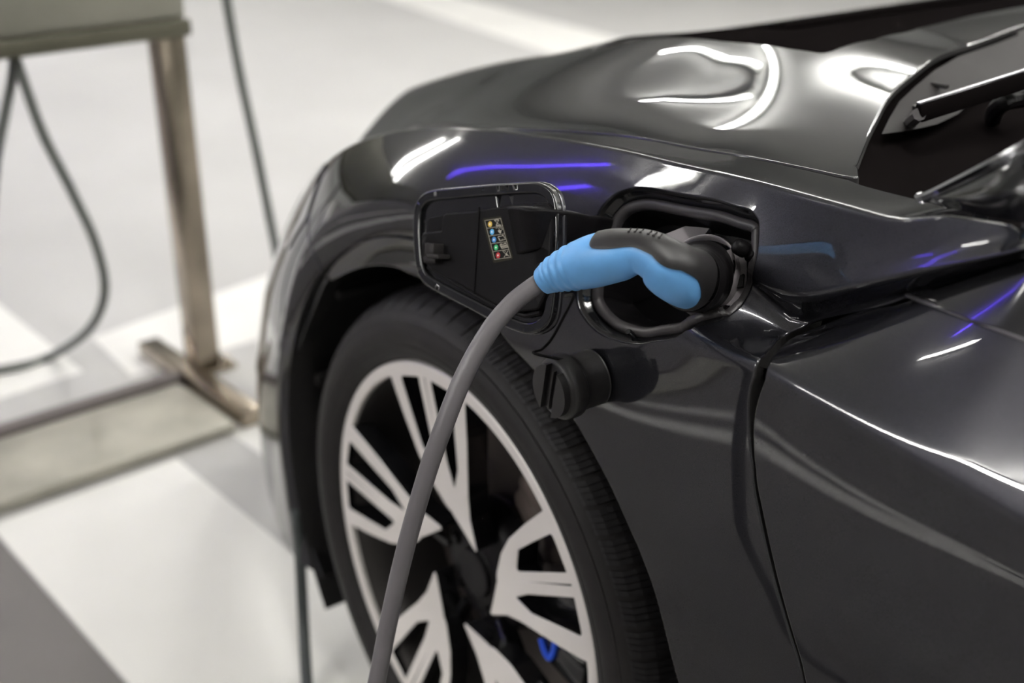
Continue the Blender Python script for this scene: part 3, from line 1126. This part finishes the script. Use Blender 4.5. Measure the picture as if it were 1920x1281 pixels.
pk = rounded(fpx([(803, 410), (833, 404), (833, 434), (800, 438)]), .003, 3)
fpanel('flap_pocket', pk, [], [M['black_plastic'], M['black_plastic']], flap, gu=.02, gv=.02, step=.004, bev=.0008, depth=.004, off=-.001)


def fp(px, py, h): return FS.pos(fpx([(px, py)]))[0] + FN * h - FA


fax = (FX, FY, FN)
lt = MB()
lt.box(fp(829, 470, .009), (.012, .012, .014), fax, .0012)
lt.box(fp(838, 482, .010), (.016, .004, .016), fax, .001)
lt.box(fp(822, 488, .007), (.016, .006, .009), fax, .0012)
lt.build('flap_latch', M['cowl_grey'], flap)
MB().box(fp(977, 404, .006), (.008, .011, .008), fax, .0012).build('flap_tab', M['black_plastic'], flap)
MB().box(fp(900, 470, .0042), (.0012, .075, .001), fax).build('plate_crease', M['black_plastic'], flap, smooth=False)
sw = resample(np.concatenate([fpx([(802, 500), (840, 524), (900, 558), (940, 580), (985, 592), (1012, 586)])]), .006, False)
MB().tube(FS.pos(sw) + FN * -.001 - FA, .0022, 8).build('flap_seal_edge', M['black_plastic'], flap)
# gooseneck arm into the port
ap = [fp(975, 432, .004) + FA, fp(1020, 428, .006) + FA, atd(1075, 425, 1.035), atd(1130, 430, 1.07), atd(1185, 452, 1.10)]
ap = spline(ap, 6)
ar = MB(); Va = []
for i, p in enumerate(ap):
    t = ap[min(i + 1, len(ap) - 1)] - ap[max(i - 1, 0)]; t /= np.linalg.norm(t)
    s_ = np.cross(t, [0, 0, 1]); s_ /= np.linalg.norm(s_); u_ = np.cross(s_, t)
    hh = np.interp(i / (len(ap) - 1), [0, .3, .6, 1], [.021, .017, .010, .012])
    sec = rounded([(-.005, -hh), (.005, -hh), (.005, hh), (-.005, hh)], .003, 3)
    Va += [p + s_ * a + u_ * b - FA for a, b in sec]
n = len(sec)
ar.add(Va, [(j * n + i, j * n + (i + 1) % n, (j + 1) * n + (i + 1) % n, (j + 1) * n + i) for j in range(len(ap) - 1) for i in range(n)])
ar.add(Va[:n], [tuple(range(n))]); ar.add(Va[-n:], [tuple(range(n))])
ar.build('hinge_arm', M['black_plastic'], flap)

# sticker with five printed lamps and pictograms
lab = empty('status_sticker', FS.pos(fpx([(940, 450)]))[0] - FA, flap)
LO = np.array(lab.location) + FA
lq = fpx([(909.5, 411), (945, 405.5), (968.5, 486), (931, 494)])
cq = fpx([(915, 414.2), (944.6, 409.9), (964, 482.8), (933.6, 487)])


def bil(q, s, t):
    s, t = np.asarray(s, float), np.asarray(t, float)
    return (1 - s)[..., None] * ((1 - t)[..., None] * q[0] + t[..., None] * q[3]) + s[..., None] * ((1 - t)[..., None] * q[1] + t[..., None] * q[2])


def flat(mb, uv, h, mi=0):
    P = FS.pos(np.asarray(uv)) + FN * h - LO
    n = len(P)
    c = np.cross(P[1] - P[0], P[2] - P[1])
    P = P if c @ FN > 0 else P[::-1]
    mb.prism(P, FN * .00012, mi)


HL = .0036
b = MB(); flat(b, rounded(lq, .0022, 5), HL); b.build('sticker_base', M['label_edge'], lab, smooth=False)
b = MB(); flat(b, cq, HL + .00013); b.build('sticker_field', M['label_black'], lab, smooth=False)
ln_ = MB()


def stroke(p, q, w=.00017, row=None, h=HL + .0003):
    """line between two points given in cell coordinates (s across, t down the whole field)"""
    a, c = bil(cq, p[0], p[1]), bil(cq, q[0], q[1])
    d = c - a; l = np.linalg.norm(d)
    if l < 1e-9: return
    m = np.array([-d[1], d[0]]) / l * w
    flat(ln_, [a - m, c - m, c + m, a + m], h)


for k in range(6):
    stroke((0, k / 5), (1, k / 5))
stroke((0, 0), (0, 1)); stroke((1, 0), (1, 1))


def path(pts, k, w=.00022, closed=False):
    w = w * .85
    pts = [(x, (k + y) / 5) for x, y in pts]
    for a, c in zip(pts[:-1], pts[1:]): stroke(a, c, w)
    if closed: stroke(pts[-1], pts[0], w)


path([(.60, .16), (.84, .16), (.66, .82), (.92, .82), (.60, .82), (.88, .16)], 0, .00026)
path([(.60, .16), (.86, .84)], 0); path([(.62, .9), (.92, .9)], 0, .0003); path([(.58, .12), (.86, .12)], 0, .0003)
path([(.84 + .11 * math.cos(a), .30 + .22 * math.sin(a)) for a in np.linspace(0, 6.28, 13)], 1, .0002)
path([(.55, .16), (.68, .12)], 1); path([(.84, .30), (.84, .18)], 1, .00015); path([(.84, .3), (.9, .3)], 1, .00015)
flat(ln_, bil(cq, np.array([.64, .74, .84, .82, .74, .68]), (1 + np.array([.50, .42, .56, .74, .92, .74])) / 5), HL + .0003)
path([(.54, .28), (.90, .20), (.96, .70), (.60, .80)], 2, .00024, True); path([(.58, .22), (.66, .2)], 2, .0003); path([(.82, .16), (.90, .14)], 2, .0003)
path([(.62, .68), (.60, .50)], 2, .0004); path([(.70, .70), (.74, .64)], 2, .0002); path([(.78, .68), (.82, .62)], 2, .0002)
path([(.54, .28), (.92, .22), (.98, .70), (.60, .78)], 3, .00024, True); path([(.58, .20), (.66, .18)], 3, .0003); path([(.84, .16), (.92, .14)], 3, .0003)
for x in (.62, .69, .76, .83, .90): path([(x, .68), (x - .02, .36)], 3, .0004)
path([(.60, .90), (.94, .12)], 4, .0003); path([(.64, .22), (.92, .86)], 4, .0002); path([(.60, .14), (.74, .10), (.78, .24)], 4, .0002)
flat(ln_, bil(cq, np.array([.74, .80, .86, .82, .76]), (4 + np.array([.56, .44, .58, .74, .74])) / 5), HL + .0003)
ln_.build('sticker_print', M['label_line'], lab, smooth=False)
for k, mk in enumerate(('led_yellow', 'led_blue', 'led_blue2', 'led_green', 'led_red')):
    a = np.linspace(0, 2 * math.pi, 24, endpoint=False)
    c = bil(cq, .27, (k + .55) / 5)
    rr = np.stack([np.cos(a), np.sin(a)], -1)
    b = MB(); flat(b, c + rr * .00245, HL + .0003); b.build('lamp_print', M[mk], lab, smooth=False)
    b = MB(); flat(b, c + rr * .00075, HL + .0005); b.build('lamp_dot', M['led_dot'], lab, smooth=False)

# ------------------------------------------------------------------ charging plug with its cable
plug = empty('charging_plug', atd(1150, 485, .93))
tag(plug, 'light blue charging plug with black top and grey cable in the open port', 'plug')
PG = np.array(plug.location)
sp_px = [(1022, 525, .965), (1046, 512, .958), (1080, 500, .948), (1120, 488, .935), (1160, 479, .923), (1198, 473, .914), (1228, 483, .908), (1252, 502, .908), (1280, 519, .918), (1314, 530, .943)]
spn = np.array([atd(*p) for p in sp_px])
rad = np.array([.0115, .0149, .0182, .0201, .0193, .0162, .0177, .0209, .0222, .0236])
spine = spline(spn, 10)
tr = pchip(np.arange(len(rad)), rad)
ts = np.linspace(0, len(rad) - 1, len(spine))
rs = tr(ts)
UPR = np.array([.10, -.30, .95]); UPR /= np.linalg.norm(UPR)


def frames(C):
    T = np.gradient(C, axis=0); T /= np.linalg.norm(T, axis=1)[:, None]
    S = np.cross(T, UPR); S /= np.linalg.norm(S, axis=1)[:, None]
    return T, S, np.cross(S, T)


TF, SF, UF = frames(spine)


def section(i, r, n=64, a0=0, a1=2 * math.pi, closed=True):
    k = n if closed else n + 1
    a = a0 + (a1 - a0) * np.arange(k) / n
    e = 2.25
    ca, sa = np.cos(a), np.sin(a)
    f = (np.abs(ca) ** e + np.abs(sa) ** e) ** (-1 / e)
    wide, tall = .93, 1.0
    return spine[i] + (f * ca)[:, None] * SF[i] * r * wide + (f * sa)[:, None] * UF[i] * r * tall - PG


ncut = int(np.searchsorted(ts, 8.35))
gr = MB(); V = []
for i in range(ncut):
    r = rs[i]
    t = ts[i]
    if .35 < t < 2.3:                                     # anti-slip ribs near the cable
        r *= 1 + .035 * math.cos((t - .35) / .46 * 2 * math.pi) * min(1, (2.3 - t) * 3)
    V.append(section(i, r))
n = 64
V0 = [section(0, rs[0] * .80) + TF[0] * .0005, section(0, rs[0] * .93) - TF[0] * .0025]
V = V0 + [v for v in V]
F = [(j * n + k, j * n + (k + 1) % n, (j + 1) * n + (k + 1) % n, (j + 1) * n + k) for j in range(len(V) - 1) for k in range(n)]
gr.add(np.concatenate(V), F)
gr.build('handle', M['blue'], plug, sharp=70)
# black cover: saddle along the top that widens into the nose
cv = MB(); V = []
i0 = int(np.searchsorted(ts, 3.2))
m = 40
for i in range(i0, ncut + 1):
    t = ts[i]
    hw = float(pchip([3.2, 3.5, 4.2, 5.2, 6.2, 7.0, 7.6, 8.1, 8.36], [.10, .62, .74, .76, .80, .95, 1.25, 2.0, 3.1415])(t))
    a = math.pi / 2
    g_ = .0010 if i > i0 + 1 else -.0004
    V.append(section(min(i, len(spine) - 1), rs[i] + g_, m, a - hw, a + hw, False))
    if i == i0: V.insert(0, section(i, rs[i] - .0015, m, a - hw, a + hw, False))
k = m + 1
Vs = np.concatenate(V)
cv.add(Vs, [(j * k + q, j * k + q + 1, (j + 1) * k + q + 1, (j + 1) * k + q) for j in range(len(V) - 1) for q in range(m)])
# side skirts so the saddle has an edge
for col in (0, m):
    E1 = [v[col] for v in V]; E2 = [v[col] + (spine[min(i0 + max(j - 1, 0), len(spine) - 1)] - PG - v[col]) * .12 for j, v in enumerate(V)]
    cv.add(E1 + E2, [(j, j + 1, len(E1) + j + 1, len(E1) + j) for j in range(len(E1) - 1)])
cv.build('plug_cover', M['cover'], plug, sharp=70)
ND = TF[ncut] * .45 + AX * .55; ND /= np.linalg.norm(ND)
c8 = spine[ncut]
nz = MB()
V = []
Cn = [c8 + (IC + AX * .01 - c8) * t for t in np.linspace(0, 1, 14)]
bez = []
for t in np.linspace(0, 1, 14):
    p0, p1, p2 = c8, c8 + TF[ncut] * .016, IC + AX * .006
    bez.append((1 - t) ** 2 * p0 + 2 * t * (1 - t) * p1 + t * t * p2)
bez = np.array(bez)
TB, SB, UB = frames(bez)
for i, t in enumerate(np.linspace(0, 1, 14)):
    r = float(np.interp(t, [0, .15, .5, .8, 1], [rs[ncut] + .001, .0242, .0254, .0256, .0250]))
    if .05 < t < .62: r += .0008 * math.cos(t / .135 * 2 * math.pi)
    a = 2 * math.pi * np.arange(64) / 64
    e = 2.2
    f = (np.abs(np.cos(a)) ** e + np.abs(np.sin(a)) ** e) ** (-1 / e)
    V.append(bez[i] + (f * np.cos(a))[:, None] * SB[i] * r + (f * np.sin(a))[:, None] * UB[i] * r - PG)
nz.add(np.concatenate(V), [(j * 64 + q, j * 64 + (q + 1) % 64, (j + 1) * 64 + (q + 1) % 64, (j + 1) * 64 + q) for j in range(13) for q in range(64)])
nz.build('plug_nose', M['black_plastic'], plug, sharp=70)
# grip dots and vents on the cover
dots = MB()
for r_ in range(2):
    for j in range(6):
        t = 4.75 + j * .22
        i = int(np.searchsorted(ts, t))
        a = math.pi / 2 + .10 + .16 * r_
        c = spine[i] + SF[i] * math.cos(a) * rs[i] * .98 + UF[i] * math.sin(a) * (rs[i] + .0012) - PG
        if r_ == 0:
            dots.lathe([(.0, .0006), (.0010, .0004), (.0012, -.0006)], c, UF[i], 10)
        else:
            dots.box(c, (.0008, .0050, .0008), (TF[i], SF[i], UF[i]))
dots.build('cover_dots', M['dark'], plug)
# cable
cb = [spn[0] + (spn[1] - spn[0]) * .5, spn[0] - (spn[1] - spn[0]) * .15, atd(996, 541, .967), atd(958, 572, .967), atd(915, 625, .965), atd(868, 710, .968), atd(830, 805, .976), atd(800, 890, .990), atd(760, 1030, 1.02), atd(730, 1160, 1.045), atd(704, 1290, 1.068)]
last = cb[-1]
cb += [last + np.array([-.005, -.03, -.12]), last + np.array([.02, -.06, -.26]), np.array([.42, -.42, .12]), np.array([.60, -.50, .012]), np.array([1.0, -.7, .0085]), np.array([1.8, -1.1, .0085]), np.array([2.6, -1.6, .0085])]
MB().tube(np.array(spline(cb, 10)) - PG, .0077, 24).build('cable', M['cable'], plug)

# ------------------------------------------------------------------ port cap hanging on its tether
capb = at(1116, 706, 1, -.028)      # back of the cap, on the fender skin
uvb = BODY.pix([(1116, 706)])
capb = BODY.pos(uvb)[0]; NB_ = BODY.nor(uvb)[0]
D = NB_ * 1.0 + np.array([-.10, 0, 0]); D /= np.linalg.norm(D)
Dm = np.array([-.04, -1, -.02]); Dm /= np.linalg.norm(Dm)
cap = empty('port_cap', capb + Dm * .001)
tag(cap, 'round black rubber socket cap hanging against the fender on a thin cord', 'cap')
CO = np.array(cap.location)
cp = MB()
cp.lathe(spline([(.0, .0), (.0225, .0), (.0242, .002), (.0245, .006), (.0245, .020), (.0252, .023), (.0262, .026)], 4), (0, 0, 0), Dm, 56)
cp.build('cap_body', M['cover'], cap)
fc = MB()
fc.lathe(spline([(.0245, .024), (.0275, .0265), (.0282, .030), (.0282, .036), (.0270, .040), (.0235, .0425), (.015, .0435), (.0, .0438)], 4), (0, 0, 0), Dm, 56)
fc.build('cap_face', M['cover'], cap)
# finger grip: an upright bar with a slot pressed in on both sides
gv = np.array([0.22, 0, 1.]); gv -= Dm * (gv @ Dm); gv /= np.linalg.norm(gv)
gs = np.cross(gv, Dm)
for s in (-1, 1):
    b = MB()
    arc = [(.0235 * math.cos(a), .0235 * math.sin(a)) for a in np.linspace(R(-75), R(75), 14)]
    P = [gs * (s * (max(.0078, x))) + gv * y + Dm * .0415 for x, y in arc]
    b.prism(P, Dm * .007)
    o = b.build('cap_lobe', M['cover'], cap, smooth=True, sharp=30)
b = MB(); b.box(Dm * .0435, (.0012, .040, .006), (gs, gv, Dm), .0004)
b.build('cap_fin', M['cover'], cap)
tet = [BODY.pos(BODY.pix([(1095, 545)]))[0] + np.array([0, -.02, 0]), atd(1075, 556, 1.045), atd(1055, 598, 1.05), atd(1034, 636, 1.05), atd(1016, 655, 1.045), atd(1002, 663, 1.035), CO + Dm * .030 + gv * .026]
MB().tube(np.array(spline(tet, 6)) - CO, .0013, 8).build('tether', M['black_plastic'], cap)

# ------------------------------------------------------------------ charging rack in front of the car
rack = empty('charging_rack', (-1.44, .27, 0))
tag(rack, 'brushed steel post and beam of the charging rack in front of the car', 'charging rack')
RO = np.array(rack.location)
tilt = R(4.8)
fx = np.array([math.cos(tilt), math.sin(tilt), 0]); fy = np.array([-math.sin(tilt), math.cos(tilt), 0]); fz = np.array([0, 0, 1.])
bb = MB()
bb.box((0, 0, .385), (.052, .060, .75), (fx, fy, fz), .003)
bb.build('post', M['steel'], rack)
bb = MB()
bb.box(fy * -.62 + np.array([0, 0, .760]), (.10, 1.31, .034), (fx, fy, fz), .006)
bb.build('beam', M['beam'], rack)
bb = MB()
bb.box(fy * -.62 + np.array([-.006, 0, .897]), (.09, 1.30, .24), (fx, fy, fz), .01)
bb.build('beam_cover', M['beam_top'], rack)
bb = MB()
bb.box(fx * .08 + fy * -.055 + np.array([0, 0, .018]), (.48, .05, .036), (fx, fy, fz), .004)
bb.build('foot_bar', M['steel'], rack)
bb = MB()
bb.box((0, 0, .006), (.09, .12, .012), (fx, fy, fz), .002)
bb.build('foot_plate', M['steel'], rack)
for s in (-1, 1):
    MB().lathe([(.0, .014), (.008, .014), (.009, .010), (.009, 0)], fy * s * .045 + np.array([.032, 0, .012]), (0, 0, 1), 6).build('foot_bolt', M['steel'], rack)

so_ = empty('wheel_stop', tuple(fx * -1.255 + fy * -.88 + np.array([.01, .20, 0])))
MB().box((.015, 0, .013), (.25, 1.95, .024), (fx, fy, fz), .008).build('stop_plate', M['stop'], so_)
MB().box((-.135, 0, .018), (.035, 1.95, .034), (fx, fy, fz), .005).build('stop_shadow_strip', M['stop_shadow'], so_)  # dark bar in place of the shadow line along the plate's far edge
tag(so_, 'low olive grey wheel stop plate with a dark strip as its edge shadow on the floor before the white bay', 'wheel stop')


def hang(name, pts, rad, m, label, group=None):
    o = MB().tube(spline(pts, 10), rad, 12).build(name, m)
    tag(o, label, 'cable', group)
    return o


hang('hanging_cable', [at(28, 108, 0, -1.42), at(40, 140, 0, -1.41), at(80, 250, 0, -1.40), at(135, 360, 0, -1.40), at(180, 460, 0, -1.42), at(196, 550, 0, -1.46), at(165, 620, 0, -1.56), at(95, 668, 2, .012), at(20, 690, 2, .012), at(-150, 715, 2, .012)], .010, M['dull_cable'], 'grey cable looping from the beam down to the floor at the left edge')
hang('hanging_cable', [at(26, 108, 0, -1.45), at(22, 150, 0, -1.45), at(8, 220, 0, -1.45), at(-8, 310, 0, -1.46), at(-25, 480, 0, -1.5), at(-60, 700, 2, .012)], .010, M['dull_cable'], 'short grey cable beside the looping one, running out at the left edge')
hang('hanging_cable', [at(400, -160, 0, -1.30), at(425, 0, 0, -1.30), at(448, 130, 0, -1.28), at(478, 270, 0, -1.24), at(512, 440, 0, -1.18), at(535, 560, 0, -1.10)] + [np.array([-1.0, .30, .10]), np.array([-.86, .22, .02]), np.array([-.74, .13, .012]), at(562, 1020, 2, .012)], .0095, M['dull_cable'], 'long thin grey cable slanting down behind the car nose')
hang('floor_cable', [at(556, 960, 2, .24), at(562, 1035, 2, .17), at(566, 1110, 2, .105), at(570, 1190, 2, .05), at(575, 1270, 2, .016), at(582, 1330, 2, .009), at(620, 1420, 2, .009)], .0085, M['dark_cable'], 'dark cable dropping to the white floor beside the front wheel')

# ------------------------------------------------------------------ tubes on the ceiling: those seen in the paint, then added fill tubes
T_ = 'white tube light on the garage ceiling '
tube_lamp((-14.0, -3.7), (-6.5, -1.0), T_ + 'far ahead of the car, nearer the bay', rad=.02)
tube_lamp((-15.0, -4.6), (-5.6, -1.12), T_ + 'far ahead of the car, nearer the lane', rad=.02)
tube_lamp((-3.45, -2.65), (-2.6, -1.7), T_ + 'glinting above the charge port', rad=.009)
tube_lamp((-3.1, -5.4), (1.2, -5.4), T_ + 'along the far side of the lane', rad=.04)
tube_lamp((-1.3, 1.32), (-3.7, 3.45), T_ + 'slanting across above the bonnet', rad=.012)
tube_lamp((-1.5, 2.0), (-1.95, 4.4), T_ + 'square across above the bonnet', rad=.022)
tube_lamp((-4.5, 2.75), (-2.2, 1.95), T_ + 'over the near front corner of the bonnet', rad=.010)
tube_lamp((.6, -.3), (2.2, -.3), T_ + 'added to brighten the bay floor beside the car')  # unseen fill lamp, added to lift the near floor
tube_lamp((-7.2, 2.3), (-6.0, 2.3), T_ + 'added to light the floor in front of the car')  # fill lamp added for the brightness of the floor ahead
tube_lamp((1.2, 1.6), (3.4, 1.6), T_ + 'added as fill over the rear of the car')  # added out of view for general illumination
tube_lamp((-1.5, 6.5), (2.0, 6.5), T_ + 'by the wall behind the car')
V_ = 'violet tube light on the garage ceiling '
VG = 'violet tube lights on the garage ceiling'
tube_lamp((-7.4, -3.6), (-3.4, -1.96), V_ + 'long and close to the bay', violet_m, .025, group=VG)
tube_lamp((-5.7, -3.85), (-4.6, -3.2), V_ + 'short and over the lane', violet_m, .03, group=VG)
